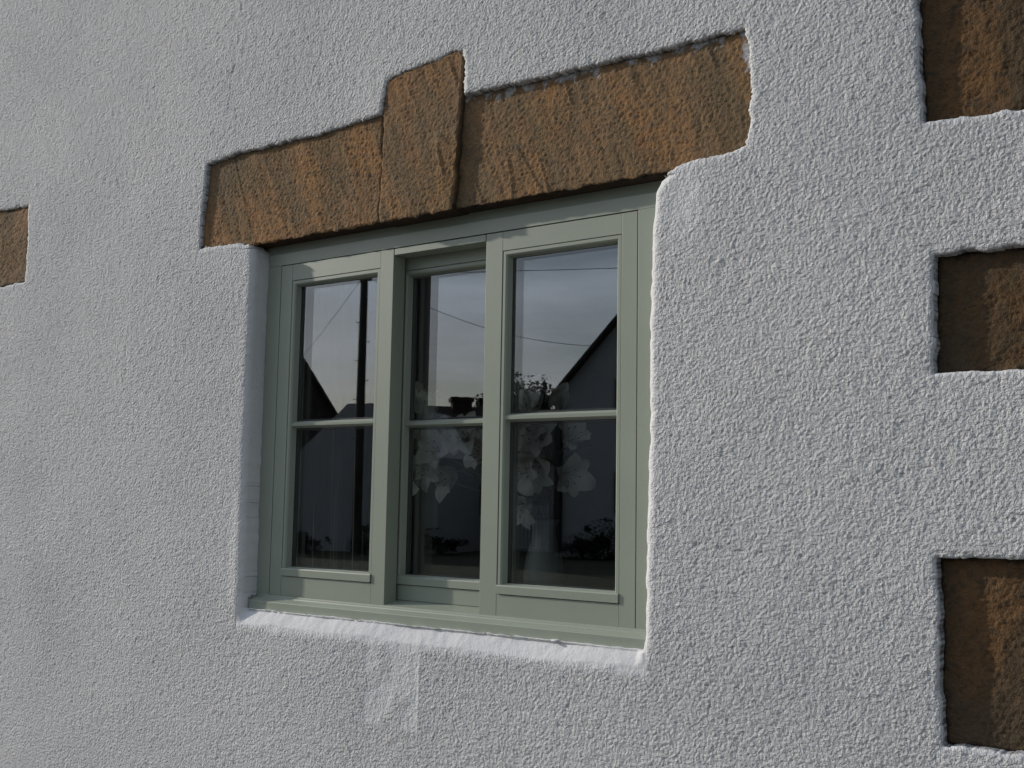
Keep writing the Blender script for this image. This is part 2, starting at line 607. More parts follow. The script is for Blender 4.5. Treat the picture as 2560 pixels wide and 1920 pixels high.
    a = idx[:-1, :-1][keep]; b = idx[1:, :-1][keep]; c = idx[1:, 1:][keep]; d = idx[:-1, 1:][keep]
    quads = np.stack([a, b, c, d], 1)        # normal toward -y
    V = np.stack([Xs, Y, Zs], -1).reshape(-1, 3)
    # boundary edges (directed), not on the outer border
    E = np.concatenate([quads[:, [0, 1]], quads[:, [1, 2]], quads[:, [2, 3]], quads[:, [3, 0]]])
    lo = np.minimum(E[:, 0], E[:, 1]).astype(np.int64); hi = np.maximum(E[:, 0], E[:, 1]).astype(np.int64)
    key = lo * (nx * nz) + hi
    u, first, cnt = np.unique(key, return_index=True, return_counts=True)
    be = E[first[cnt == 1]]
    sn = s.reshape(-1)
    ok = (sn[be[:, 0]] < 0.02) & (sn[be[:, 1]] < 0.02)
    be = be[ok]
    bv = np.unique(be)
    base = len(V)
    remap = -np.ones(base, np.int64)
    new = []
    win = inwin.reshape(-1)[bv]
    depth = np.where(win, 0.085, 0.055)
    depth = np.where((which.reshape(-1)[bv] >= 1), 0.06, depth)
    y0 = V[bv, 1]
    rings = [bv]
    nr = 7
    allv = [V]
    off = base
    faces = [quads]
    prev = remap.copy(); prev[bv] = bv
    for k in range(1, nr + 1):
        f = k / nr
        P = V[bv].copy()
        P[:, 1] = y0 + (depth - y0) * f
        jn = samp(T60, P[:, 0] + P[:, 1], P[:, 2] + P[:, 1] * 1.2) * 0.0005
        P[:, 0] += jn
        P[:, 2] += samp(T60, P[:, 0] + 4, P[:, 2] + P[:, 1]) * 0.0004
        cur = -np.ones(base, np.int64); cur[bv] = np.arange(off, off + len(bv)); off += len(bv)
        allv.append(P)
        faces.append(np.stack([be[:, 1] * 0 + prev[be[:, 1]], prev[be[:, 0]], cur[be[:, 0]], cur[be[:, 1]]], 1))
        prev = cur
    V = np.concatenate(allv)
    Q = np.concatenate(faces)
    # drop unused verts
    used = np.zeros(len(V), bool); used[Q.reshape(-1)] = True
    new = np.cumsum(used) - 1
    V = V[used]; Q = new[Q]
    V[:, 0] -= OX
    me = bpy.data.meshes.new("wall")
    me.vertices.add(len(V)); me.vertices.foreach_set('co', V.astype(np.float32).reshape(-1))
    me.loops.add(Q.size); me.loops.foreach_set('vertex_index', Q.astype(np.int32).reshape(-1))
    me.polygons.add(len(Q)); me.polygons.foreach_set('loop_start', np.arange(0, Q.size, 4, dtype=np.int32))
    me.polygons.foreach_set('use_smooth', np.ones(len(Q), bool))
    # darker tone on the very rim around the stones
    edge_dark_v = np.zeros(used.sum(), np.float32)
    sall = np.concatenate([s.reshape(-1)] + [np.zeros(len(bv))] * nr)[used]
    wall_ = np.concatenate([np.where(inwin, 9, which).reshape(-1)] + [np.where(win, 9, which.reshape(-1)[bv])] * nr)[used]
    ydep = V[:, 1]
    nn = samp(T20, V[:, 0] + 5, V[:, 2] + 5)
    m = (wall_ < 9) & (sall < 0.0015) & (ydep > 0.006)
    edge_dark_v[m] = np.clip(0.25 + 0.5 * nn[m], 0, 1)
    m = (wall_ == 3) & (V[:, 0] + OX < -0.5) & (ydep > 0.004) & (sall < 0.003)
    edge_dark_v[m] = np.clip(0.6 + 0.5 * nn[m], 0, 1)
    at = me.attributes.new('edge_dark', 'FLOAT', 'POINT'); at.data.foreach_set('value', edge_dark_v)
    cal = np.concatenate([calm.reshape(-1)] + [np.full(len(bv), 0.12)] * nr)[used].astype(np.float32)
    at = me.attributes.new('calm', 'FLOAT', 'POINT'); at.data.foreach_set('value', cal)
    me.update(calc_edges=True)
    me.materials.append(MR)
    o = bpy.data.objects.new("wall", me)
    link(o, cottage)
    o['label'] = "white painted roughcast wall with a smooth patch under the window"
    return o


wall = build_wall()


def stone(name, BL, BR, TR, TL, yl, yr, mat, seed, label, rough=0.0022, tool='diag', hole=0, step=0.004, paint_top=0.0, back=0.16, round_=0.0035):
    w = math.hypot(BR[0] - BL[0], BR[1] - BL[1]); hgt = math.hypot(TL[0] - BL[0], TL[1] - BL[1])
    nu, nv = int(w / step) + 1, int(hgt / step) + 1
    u = np.linspace(0, 1, nu)[:, None]; v = np.linspace(0, 1, nv)[None, :]
    X = (1 - u) * (1 - v) * BL[0] + u * (1 - v) * BR[0] + u * v * TR[0] + (1 - u) * v * TL[0]
    Z = (1 - u) * (1 - v) * BL[1] + u * (1 - v) * BR[1] + u * v * TR[1] + (1 - u) * v * TL[1]
    sx = seed * 1.37
    if tool == 'diag':
        a = math.radians(24)
        p = X * math.cos(a) + Z * math.sin(a); q = -X * math.sin(a) + Z * math.cos(a)
        g = samp(T60, p * 1.6 + sx, q * 0.36 + sx) * 0.0005 + samp(T20, p + sx, q * 0.7) * 0.0006
        r_ = samp(T400, p * 2.2 + sx, q * .55)
        g += 0.0006 * r_
        g -= 0.0036 * np.exp(-(samp(T400, p * 2.6 + sx + 1, q * .35 + sx + 3) / 0.13) ** 2) * smooth(-.2, .9, samp(T400, X * 1.6 + sx, Z * 1.6 + 4))
    else:
        g = samp(T60, X * 1.2 + sx, Z * 1.2 + sx) * 0.0006 + samp(T20, X * 1.4 + sx, Z * .5 + sx) * 0.0005 + samp(T400, X * 1.3 + sx, Z * 1.3) * 0.0012
        g += samp(T20, X * .4 + sx, Z * 1.6 + sx) * 0.0004
    g += samp(T9, X + sx, Z + sx) * 0.0005 + samp(T20, X + 2 * sx, Z) * 0.0007
    g *= rough / 0.0022
    # soft broken arris
    dx = np.minimum(u, 1 - u) * w; dz = np.minimum(v, 1 - v) * hgt
    d = np.minimum(dx + 0 * dz, dz + 0 * dx)
    rr = round_ * (1 + 0.7 * np.clip(samp(T60, X + sx * 2, Z + sx), -1, 2))
    rr = np.maximum(rr, 0.001)
    q = np.clip(rr - d, 0, None)
    arr = rr - np.sqrt(np.maximum(rr * rr - q * q, 0))
    Y = (yl + (yr - yl) * u) + g + arr
    hs = poly_sdf(X, Z, HOLES[hole])
    Y = Y + smooth(0.0005, 0.005, hs) * np.where((hs > 0), 0.02, 0) * (Z > 2.36 if hole == 0 else True)
    # ragged outline
    ed = np.exp(-(d / 0.006) ** 2)
    X2 = X + ed * samp(T60, X + 7, Z + 3) * 0.0016 * np.where((u < .5), 1, 1)
    Z2 = Z + ed * samp(T60, X + 1, Z + 8) * 0.0016
    V = np.stack([X2, Y, Z2], -1).reshape(-1, 3)
    idx = np.arange(nu * nv).reshape(nu, nv)
    Q = np.stack([idx[:-1, :-1], idx[1:, :-1], idx[1:, 1:], idx[:-1, 1:]], -1).reshape(-1, 4)
    ring = np.concatenate([idx[:, 0], idx[-1, 1:], idx[-2::-1, -1], idx[0, -2:0:-1]])
    n = len(ring)
    Vs, Qs = [V], [Q]
    Vs.append(V[ring].copy()); prev = np.arange(len(V), len(V) + n); off = len(V) + n      # own vertices: a hard arris
    for k, yy in enumerate((0.02, 0.05, back)):
        P = V[ring].copy(); P[:, 2] = np.where(P[:, 2] < BL[1] + .01, Z.reshape(-1)[ring] + .0015, P[:, 2]); P[:, 1] = yy + samp(T60, P[:, 0] + yy * 9, P[:, 2]) * 0.001 if k < 2 else yy
        cur = np.arange(off, off + n); off += n
        Vs.append(P)
        Qs.append(np.stack([np.roll(prev, -1), prev, cur, np.roll(cur, -1)], 1))
        prev = cur
    V = np.concatenate(Vs); Q = np.concatenate(Qs)
    inside = -poly_sdf(V[:, 0], V[:, 2], HOLES[hole])
    nn = samp(T20, V[:, 0] + 3, V[:, 2] + 6) * .6 + samp(T60, V[:, 0] + 3, V[:, 2] + 6) * .8
    pn = np.zeros(len(V), np.float32)
    if paint_top:
        topd = TL[1] + (TR[1] - TL[1]) * 0
        near_top = (V[:, 2] > BL[1] + 0.6 * hgt)
        pn = np.clip((paint_top * (1.0 + nn * 0.9) - inside) / 0.004, 0, 1) * near_top * smooth(-1.7, -0.5, samp(T60, V[:, 0] * .7, V[:, 0] * 0 + seed))
    sides = np.clip((0.0025 * (1 + nn) - inside) / 0.003, 0, 1) * 0.7
    
    pn = (pn * (V[:, 1] < 0.03)).astype(np.float32)
    edge_dark = np.clip(((0.003 if hole == 0 else .006) * (1 + nn * .8) - inside) / 0.004, 0, 1) * (0.4 if hole == 0 else 0.7)  # stone goes darker towards the outline of the hole
    low = np.clip((0.001 + 0.003 * nn - (V[:, 2] - BL[1])) / 0.004, 0, 1)
    if hole == 0:
        edge_dark = np.where(V[:, 2] < BL[1] + .3 * hgt, edge_dark * 0.2, edge_dark)
        edge_dark = np.maximum(edge_dark, low * 0.9)
        edge_dark = np.maximum(edge_dark, ((np.arange(len(V)) >= nu * nv) & (V[:, 2] < BL[1] + .02)) * 0.85)  # darker underside of the block
        edge_dark = np.maximum(edge_dark, ((V[:, 1] > 0.016 + yl) & (V[:, 2] < BL[1] + .05)) * 0.75)
        # open joint
        edge_dark = np.maximum(edge_dark, (V[:, 1] > 0.012 + yl) * 0.7)
    # separate attribute value on flat list
    V[:, 0] -= OX
    me = bpy.data.meshes.new(name)
    me.from_pydata(V.tolist(), [], Q.tolist())
    me.polygons.foreach_set('use_smooth', [True] * len(me.polygons))
    at = me.attributes.new('paint', 'FLOAT', 'POINT'); at.data.foreach_set('value', pn)
    at = me.attributes.new('edge_dark', 'FLOAT', 'POINT'); at.data.foreach_set('value', edge_dark.astype(np.float32))
    me.materials.append(mat)
    o = bpy.data.objects.new(name, me)
    link(o, cottage)
    o['label'] = label
    return o


stone("lintel_stone", (-2.99, 2.382), (-2.1730, 2.383), (-2.171, 2.735), (-2.98, 2.735), 0.014, 0.013, MS_LINTEL, 1,
      "brown sandstone lintel block left of the keystone", paint_top=0.0015)
stone("keystone", (-2.1665, 2.380), (-1.899, 2.381), (-1.861, 2.835), (-2.156, 2.830), 0.004, 0.002, MS_LINTEL, 2,
      "tall brown sandstone keystone rising above the lintel", paint_top=0.0, round_=0.003)
stone("lintel_stone", (-1.912, 2.384), (-1.00, 2.383), (-1.00, 2.72), (-1.874, 2.72), 0.024, 0.016, MS_LINTEL, 3,
      "long brown sandstone lintel block right of the keystone", paint_top=0.013)
stone("quoin_stone", (-0.70, 2.34), (-0.04, 2.34), (-0.04, 3.08), (-0.70, 3.08), 0.026, 0.024, MS_QUOIN, 4,
      "dark brown quoin stone cut by the top right corner", tool='v', hole=1)
stone("quoin_stone", (-0.69, 1.82), (-0.12, 1.82), (-0.12, 2.15), (-0.69, 2.15), 0.032, 0.030, MS_QUOIN, 5,
      "small dark brown quoin stone, middle of three at the right edge", tool='v', hole=2)
stone("quoin_stone", (-0.70, 1.10), (-0.02, 1.10), (-0.02, 1.55), (-0.70, 1.55), 0.028, 0.026, MS_QUOIN, 6,
      "tall rusty brown quoin stone, lowest at the right edge", tool='v', hole=3)
stone("quoin_stone", (-4.70, 2.34), (-3.94, 2.34), (-3.94, 2.75), (-4.70, 2.75), 0.004, 0.008, MS_PALE, 7,
      "pale brown stone cut by the left edge", tool='v', hole=4)

# ---------------------------------------------------------------- window
def bmx():
    return bmesh.new()


def fin(name, bm, mat, parent, label=None):
    for v in bm.verts:
        v.co.x -= OX
    o = bm_obj(name, bm, mat, parent)
    if label: o['label'] = label
    return o


Y0 = 0.065
bm = bmx()
box(bm, -2.73, -2.6315, Y0, 0.165, 1.27, 2.3175, 0.0008)          # jambs
box(bm, -1.3545, -1.25, Y0, 0.165, 1.27, 2.3175, 0.0008)
extrude_x(bm, [(Y0 + .0006, 2.3182), (0.165, 2.3182), (0.165, 2.42), (0.078, 2.42), (0.076, 2.372), (0.074, 2.3585), (0.0665, 2.3560), (Y0 + .0006, 2.3545)], -2.73, -1.25)  # head
box(bm, -2.1575, -1.8270, Y0 + 0.0004, 0.122, 2.2968, 2.3150, 0.0008)           # filler over the middle light
box(bm, -2.62, -1.36, 0.115, 0.165, 2.3005, 2.3172, 0)            # back rail
window = fin("window", bm, MG, cottage, "sage green three light timber window with six panes")

# sill: two-step nose and weathered top
bm = bmx()
extrude_x(bm, [(0.030, 1.2585), (0.0295, 1.2848), (0.0310, 1.2866), (0.0490, 1.2950), (0.0500, 1.2925), (0.0545, 1.2930), (0.0560, 1.2975), (0.0600, 1.2990), (0.0602, 1.3000),
               (0.0610, 1.3035), (0.165, 1.3205), (0.165, 1.2585)], -2.6780, -1.3075)
sill = fin("window_sill", bm, MG, window, "sage green timber sill with a stepped nose")


def ring_bead(bm, x0, x1, z0, z1, w, yf, yb, chamf=0.004):
    """mitred glazing bead: left, top, right sides; the bottom one is heavier and built apart"""
    def prof(s):   # outward distance from inner edge, y
        return [(w, yb), (w, yf + 0.001), (w - 0.001, yf), (chamf, yf), (0.0, yf + chamf), (-0.0035, yb)]
    loops = []
    corners = [(x0, z0, 1, 0), (x0, z1, 1, -1), (x1, z1, -1, -1), (x1, z0, -1, 0)]
    for (cx, cz, sx, sz) in corners:
        lp = []
        for (o_, y) in prof(0):
            k = w - o_
            lp.append(bm.verts.new((cx + sx * k, y, cz + (sz * k if sz else 0))))
        loops.append(lp)
    n = len(loops[0])
    for a, b in zip(loops, loops[1:]):
        for i in range(n):
            bm.faces.new((a[i], a[(i + 1) % n], b[(i + 1) % n], b[i]))
    bm.faces.new(loops[0]); bm.faces.new(loops[-1][::-1])


def sash(x0, x1, z0, z1, yf, th, sl_, sr_, rt, rb, bead_w, zbar, label, names):
    """x0..x1, z0..z1 outer; sl_/sr_ inner edge x of stiles; rt top-rail lower z; rb bottom-rail upper z"""
    bm = bmx()
    b = 0.0009
    box(bm, x0, sl_, yf, yf + th, z0, z1, b)
    box(bm, sr_, x1, yf, yf + th, z0, z1, b)
    box(bm, sl_ + .0004, sr_ - .0004, yf + .0003, yf + th - .001, rt, z1, b)
    box(bm, sl_ + .0004, sr_ - .0004, yf + .0003, yf + th - .001, z0, rb, b)
    # rebate behind the beads
    g = 0.017
    box(bm, sl_ - .001, sl_ + g, yf + 0.032 + .014, yf + th - .0015, rb - .001, rt + .001, 0)
    box(bm, sr_ - g, sr_ + .001, yf + 0.032 + .014, yf + th - .0015, rb - .001, rt + .001, 0)
    box(bm, sl_ + g, sr_ - g, yf + 0.032 + .014, yf + th - .0015, rt - g, rt + .001, 0)
    box(bm, sl_ + g, sr_ - g, yf + 0.032 + .014, yf + th - .0015, rb - .001, rb + g + .012, 0)
    s = fin("sash", bm, MG, window, label)
    # beads
    zb0, zb1 = rb + 0.0015, rb + 0.0245          # heavy bottom bead
    bm = bmx()
    ring_bead(bm, sl_ + .0012, sr_ - .0012, zb1 + .0006, rt - .0012, bead_w, yf + .0012, yf + .024)
    fin("glazing_bead", bm, MG, window)
    bm = bmx()
    extrude_x(bm, [(yf - 0.0042, zb0 + .0004), (yf - 0.0046, zb1 - .003), (yf - 0.0030, zb1 - .0003), (yf + .024, zb1 + .0038), (yf + .024, zb0 + .004), (yf + .004, zb0 + .0035), (yf - .003, zb0 + .001)],
              sl_ + .0015, sr_ - .0015)
    fin("weather_bead", bm, MG, window)
    # glazing bar
    xl, xr = sl_ + bead_w + .0002, sr_ - bead_w - .0002
    bm = bmx()
    zf0, zf1 = zbar
    extrude_x(bm, [(yf + .006, zf0), (yf + .0055, zf1 - .001), (yf + .0065, zf1), (yf + .024, zf1 + .0062), (yf + .024, zf0 - .0062), (yf + .0068, zf0 - .0006)], xl - .004, xr + .004)
    bar_b = (yf + .046, yf + .056)
    box(bm, xl, xr, bar_b[0], bar_b[1], zf0 - .006, zf1 + .006)
    fin("glazing_bar", bm, MG, window)
    # double glazed panes
    yg = yf + .0245
    for (a, c) in ((zf1 + .0045, rt - bead_w + .006), (zb1 - .002, zf0 - .0045)):
        bm = bmx()
        box(bm, xl - .006, xr + .006, yg, yg + .004, a, c)
        box(bm, xl - .006, xr + .006, yg + .018, yg + .022, a, c)
        fin("pane", bm, MGL, window)
        bm = bmx()
        sw = 0.0085
        y_a, y_b = yg + .0042, yg + .0178
        box(bm, xl - .006, xl + sw - .004, y_a, y_b, a, c)
        box(bm, xr - sw + .004, xr + .006, y_a, y_b, a, c)
        box(bm, xl + sw - .004, xr - sw + .004, y_a, y_b, a, a + sw - .001)
        box(bm, xl + sw - .004, xr - sw + .004, y_a, y_b, c - sw + .001, c)
        fin("spacer_bar", bm, M_SPACER, window)
    return s


sash(-2.6290, -2.1600, 1.3042, 2.3155, Y0, 0.050, -2.5800, -2.2110, 2.2650, 1.3620, 0.0135, (1.8145, 1.8228), "left sash, flush with the frame", None)
sash(-1.8245, -1.3570, 1.3040, 2.3150, Y0 + .0002, 0.050, -1.7690, -1.4010, 2.2630, 1.3580, 0.0130, (1.8120, 1.8215), "right sash, flush with the frame", None)
sash(-2.2150, -1.7800, 1.3150, 2.3000, 0.1245, 0.042, -2.1745, -1.8200, 2.2625, 1.3575, 0.0135, (1.8100, 1.8185), "middle sash, set back behind the others", None)

# blobs of sealant at the sill ends
bm = bmx()
for (x, y, z, r) in ((-2.683, 0.045, 1.296, .006), (-2.676, 0.058, 1.300, .004), (-2.687, .034, 1.291, .005)):
    bmesh.ops.create_icosphere(bm, subdivisions=2, radius=r, matrix=Matrix.Translation((x, y, z)))
fin("sealant", bm, plain("grimy_sealant", (0.22, 0.2, 0.19), 0.8), window)

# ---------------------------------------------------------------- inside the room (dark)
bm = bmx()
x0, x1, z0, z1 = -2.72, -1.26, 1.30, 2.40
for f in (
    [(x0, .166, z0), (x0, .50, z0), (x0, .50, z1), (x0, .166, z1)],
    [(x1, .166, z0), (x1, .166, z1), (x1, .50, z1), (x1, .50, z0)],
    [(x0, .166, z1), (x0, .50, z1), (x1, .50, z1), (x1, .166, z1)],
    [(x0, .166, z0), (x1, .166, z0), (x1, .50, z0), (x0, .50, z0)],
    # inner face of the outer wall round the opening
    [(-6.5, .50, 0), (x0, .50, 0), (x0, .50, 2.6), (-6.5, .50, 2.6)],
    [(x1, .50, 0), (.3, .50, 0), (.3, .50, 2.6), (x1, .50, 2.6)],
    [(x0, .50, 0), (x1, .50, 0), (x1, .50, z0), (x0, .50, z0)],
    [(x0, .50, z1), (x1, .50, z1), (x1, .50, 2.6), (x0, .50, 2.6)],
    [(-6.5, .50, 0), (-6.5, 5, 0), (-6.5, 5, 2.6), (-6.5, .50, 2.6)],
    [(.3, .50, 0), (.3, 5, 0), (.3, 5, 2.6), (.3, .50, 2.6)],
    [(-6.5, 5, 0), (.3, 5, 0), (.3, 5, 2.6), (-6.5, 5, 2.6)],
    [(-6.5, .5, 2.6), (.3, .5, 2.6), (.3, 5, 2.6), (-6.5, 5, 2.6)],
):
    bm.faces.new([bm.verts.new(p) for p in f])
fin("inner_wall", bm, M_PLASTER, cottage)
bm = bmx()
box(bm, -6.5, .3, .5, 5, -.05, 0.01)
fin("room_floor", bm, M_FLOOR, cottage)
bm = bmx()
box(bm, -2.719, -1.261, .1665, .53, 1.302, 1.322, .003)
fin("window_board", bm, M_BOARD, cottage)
# masonry core behind the render so that no light leaks in, and the cottage's other sides and roof
bm = bmx()
box(bm, -9.0, x0 - .02, 0.166, .498, -.05, 5.3)
box(bm, x1 + .02, .75, 0.166, .498, -.05, 5.3)
box(bm, x0 - .02, x1 + .02, 0.166, .498, -.05, z0 - .01)
box(bm, x0 - .02, x1 + .02, 0.17, .498, z1 + .01, 5.3)
box(bm, .72, .75, .02, .166, -.05, 5.3)
box(bm, -9.0, .75, 5.05, 5.3, -.05, 5.3)
box(bm, -9.0, -8.7, .498, 5.05, -.05, 5.3)
box(bm, .5, .75, .498, 5.05, -.05, 5.3)
fin("masonry_core", bm, plain("rubble_core", (0.4, 0.4, 0.4), 0.9), cottage)
bm = bmx()
extrude_x(bm, [(-0.12, 5.25), (2.65, 8.1), (5.45, 5.25), (5.45, 5.37), (2.65, 8.24), (-0.12, 5.37)], -9.2, .95)
fin("roof", bm, plain("clay_pantiles", (0.18, 0.07, 0.04), 0.8), cottage)

# curtain hanging inside at the left of the window
bm = bmx()
n = 70
pa, pb = [], []
for i in range(n + 1):
    x = -2.69 + 0.30 * i / n
    y = 0.30 + 0.022 * math.sin(i * 0.62) + 0.012 * math.sin(i * 1.37 + 1)
    pa.append(bm.verts.new((x, y, 1.335)))
    pb.append(bm.verts.new((x - .01, y * .98, 2.375)))
for i in range(n):
    bm.faces.new((pa[i], pa[i + 1], pb[i + 1], pb[i]))
r = bmesh.ops.solidify(bm, geom=list(bm.faces), thickness=0.002)
cur = bm_obj("curtain", bm, M_CURTAIN, None, True)
tag(cur, "dark gathered curtain hanging inside behind the left panes", "curtain")

# ---------------------------------------------------------------- lilies in a vase on the window board
def mat_petal():
    m, t, b = newmat("white_lily_petal")
    v = objvec(t)
    c = ramp(t, noise(t, 40, 3, 0.5, v), [(0.3, (0.50, 0.49, 0.44)), (0.7, (0.66, 0.65, 0.60))])
    t.links.new(c, b.inputs['Base Color'])
    b.inputs['Roughness'].default_value = 0.6
    return m


M_PETAL = mat_petal()
M_LEAF = plain("lily_leaf", (0.022, 0.045, 0.018), 0.5, 0.3, 20)
M_VASE = plain("vase_ceramic", (0.16, 0.16, 0.155), 0.35, 0.1, 12)
M_STAMEN = plain("stamen", (0.12, 0.03, 0.008), 0.8)
vase_x, vase_y = -1.85, 0.40
fl = empty("vase_of_lilies", (vase_x, vase_y, 1.322), "bunch of white lilies in a vase behind the middle and right panes", "flower vase")
bm = bmesh.new()
prof = [(0.0, 0.0), (0.045, 0.0), (0.052, 0.012), (0.060, 0.06), (0.052, 0.12), (0.036, 0.17), (0.034, 0.20), (0.044, 0.225), (0.040, 0.224), (0.030, 0.20), (0.030, 0.17), (0.0, 0.16)]
n = 28
rings = []
for r_, z_ in prof:
    rings.append([bm.verts.new((r_ * math.cos(2 * math.pi * k / n), r_ * math.sin(2 * math.pi * k / n), z_)) for k in range(n)])
for a, b in zip(rings, rings[1:]):
    for k in range(n):
        bm.faces.new((a[k], a[(k + 1) % n], b[(k + 1) % n], b[k]))
bmesh.ops.remove_doubles(bm, verts=bm.verts, dist=1e-5)
bm_obj("vase", bm, M_VASE, fl, True)


def petal(bm, L_, w, curl, ang, tilt, rnd):
    """a recurved petal growing from the origin around +Z"""
    ca, sa = math.cos(ang), math.sin(ang)
    rows = []
    ns, nw = 10, 4
    for i in range(ns + 1):
        t_ = i / ns
        a = tilt + curl * t_ * t_
        if i == 0: px, pz = 0.004, 0.0
        else:
            px += L_ / ns * math.sin(a); pz += L_ / ns * math.cos(a)
        wid = w * (math.sin(math.pi * min(1, t_ * 0.94 + 0.06)) ** 0.62) + 0.001
        row = []
        for j in range(-nw, nw + 1):
            s_ = j / nw
            lift = 0.16 * wid * (abs(s_) ** 1.6) + 0.0022 * math.sin(9 * t_ + 3 * s_ + rnd) * abs(s_)
            lx = px - lift * math.cos(a); lz = pz + lift * math.sin(a)
            ly = s_ * wid
            row.append(bm.verts.new((lx * ca - ly * sa, lx * sa + ly * ca, lz)))
        rows.append(row)
    for a_, b_ in zip(rows, rows[1:]):
        for j in range(len(a_) - 1):
            bm.faces.new((a_[j], a_[j + 1], b_[j + 1], b_[j]))


def lily_mesh(seed, open_):
    rr = random.Random(seed)
    bm = bmesh.new()
    for k in range(6):
        L_ = (0.100 if k % 2 else 0.088) * rr.uniform(.9, 1.1)
        petal(bm, L_, 0.030 if k % 2 else 0.021, rr.uniform(.7, 2.1) * open_, k * math.pi / 3 + rr.uniform(-.12, .12), 0.30 * open_ + rr.uniform(-.05, .1), rr.uniform(0, 6))
    bmesh.ops.solidify(bm, geom=list(bm.faces), thickness=0.0006)
    return bm


spots = [(-2.275, .33, 1.865, -.3, 0, 1, .30), (-2.255, .35, 1.84, .1, -.1, 1, .35), (-2.11, .31, 1.779, .6, -.8, .3, .7), (-2.246, .32, 1.767, -.6, -1, .5, 1.0), (-2.261, .33, 1.661, -.6, -1, -.3, 1.05),
         (-2.134, .34, 1.682, -.2, -1, -.4, 1.0), (-2.05, .31, 1.775, .1, -1, .3, 1.1), (-1.99, .32, 1.74, -.3, -1, .0, 1.1),
         (-1.83, .30, 1.78, .1, -1, .3, 1.1), (-1.84, .30, 1.68, .0, -1, -.1, 1.15), (-1.85, .33, 1.60, -.2, -1, -.5, 1.0), (-1.79, .36, 1.85, .3, -.2, 1, .4), (-1.85, .35, 1.86, -.3, -.1, 1, .5),
         (-1.79, .30, 1.77, .2, -1, .2, 1.2), (-1.80, .31, 1.70, .1, -1, -.4, 1.1), (-1.82, .28, 1.83, .0, -1, .7, 1.0), (-2.16, .30, 1.74, .2, -1, .2, 1.1), (-2.20, .33, 1.70, -.3, -1, -.2, 1.1),
         (-1.74, .34, 1.76, .9, -.5, .6, .8), (-1.75, .35, 1.68, .9, -.6, -.2, 1.0), (-1.93, .33, 1.83, -.2, -.8, .6, .9)]
for i, (x, y, z, dx, dy, dz, op) in enumerate(spots):
    bm = lily_mesh(i, op)
    d = Vector((dx, dy, dz)).normalized()
    R_ = d.to_track_quat('Z', 'Y').to_matrix().to_4x4()
    bmesh.ops.transform(bm, matrix=Matrix.Translation((x - vase_x, y - vase_y, z - 1.322)) @ R_ @ Matrix.Rotation(i * .7, 4, 'Z'), verts=bm.verts)
    f_ = bm_obj("lily", bm, M_PETAL, fl, True)
    bm = bmesh.new()
    for k in range(5):
        a = k * 2 * math.pi / 5
        tip = Vector((.02 * math.cos(a), .02 * math.sin(a), .062))
        tube(bm, [(0, 0, .01), tip * .5 + Vector((0, 0, .006)), tip], .0006, 5)
        bmesh.ops.create_icosphere(bm, subdivisions=1, radius=.0028, matrix=Matrix.Translation(tip))
    bmesh.ops.transform(bm, matrix=Matrix.Translation((x - vase_x, y - vase_y, z - 1.322)) @ R_, verts=bm.verts)
    bm_obj("stamens", bm, M_STAMEN, f_)
    bm = bmesh.new()
    p1 = Vector((x - vase_x, y - vase_y, z - 1.322)) - d * .004
    p0 = Vector((0, 0, .20))
    tube(bm, [p0, p0 * .6 + p1 * .4 + Vector((0, 0, .03)), p1 - d * .05 + Vector((0, 0, -.005)), p1], .0028, 6)
    bm_obj("stem", bm, M_LEAF, fl, True)
bm = bmesh.new()
for i in range(15):
    a = random.uniform(0, 6.28); tl = random.uniform(.5, 1.3)
    st = Vector((random.uniform(-.16, .08), random.uniform(-.04, .03), random.uniform(.24, .42)))
    b2 = bmesh.new(); petal(b2, random.uniform(.12, .2), .014, random.uniform(.3, 1.2), a, tl, a)
    bmesh.ops.translate(b2, vec=st, verts=b2.verts)
    mtmp = bpy.data.meshes.new("tmp"); b2.to_mesh(mtmp); b2.free(); bm.from_mesh(mtmp); bpy.data.meshes.remove(mtmp)
bmesh.ops.solidify(bm, geom=list(bm.faces), thickness=0.0006)
bm_obj("foliage", bm, M_LEAF, fl, True)

# ---------------------------------------------------------------- across the road (seen mirrored in the panes)
def pos(az, d):
    a = math.radians(az)
    return Vector((-d * math.sin(a), 2.5 - d * math.cos(a), 0))


def hz(el, d):
    return 1.6 + d * math.tan(math.radians(el))


def sheet(name, x0, x1, y0, y1, z, mat, lab=None):
    bm = bmesh.new()
    bm.faces.new([bm.verts.new(p) for p in ((x0, y0, z), (x1, y0, z), (x1, y1, z), (x0, y1, z))])
    o = bm_obj(name, bm, mat)
    return tag(o, lab, kind='structure')


M_GRASS = plain("grass_turf", (0.030, 0.040, 0.016), 0.95, 0.35, 0.8, bmp=0.03, bscale=30)
M_ROAD = plain("asphalt", (0.055, 0.055, 0.057), 0.9, 0.15, 3, bmp=0.004, bscale=120)
M_PAVE = plain("pavement_flags", (0.16, 0.155, 0.145), 0.85, 0.15, 3, bmp=0.004, bscale=60)
M_WHITE = plain("white_wall_paint", (0.38, 0.385, 0.39), 0.8, 0.06, 1.5)
M_DARKST = plain("dark_gable_stone", (0.055, 0.045, 0.038), 0.9, 0.3, 3)
M_TILE = plain("dark_roof_tiles", (0.045, 0.035, 0.03), 0.85, 0.3, 4)
M_BLACK = plain("black_painted_iron", (0.012, 0.012, 0.013), 0.5)
M_POLE = plain("tarred_pole_wood", (0.035, 0.028, 0.022), 0.85, 0.3, 3)
M_DGLASS = plain("dark_window_glass", (0.02, 0.022, 0.026), 0.15)
M_FRAMEW = plain("window_frame_paint", (0.3, 0.3, 0.3), 0.6)
M_BRICK = plain("sooty_brick", (0.05, 0.032, 0.025), 0.9, 0.3, 10)
M_FOL = plain("tree_leaves", (0.028, 0.045, 0.016), 0.8, 0.5, 0.7)
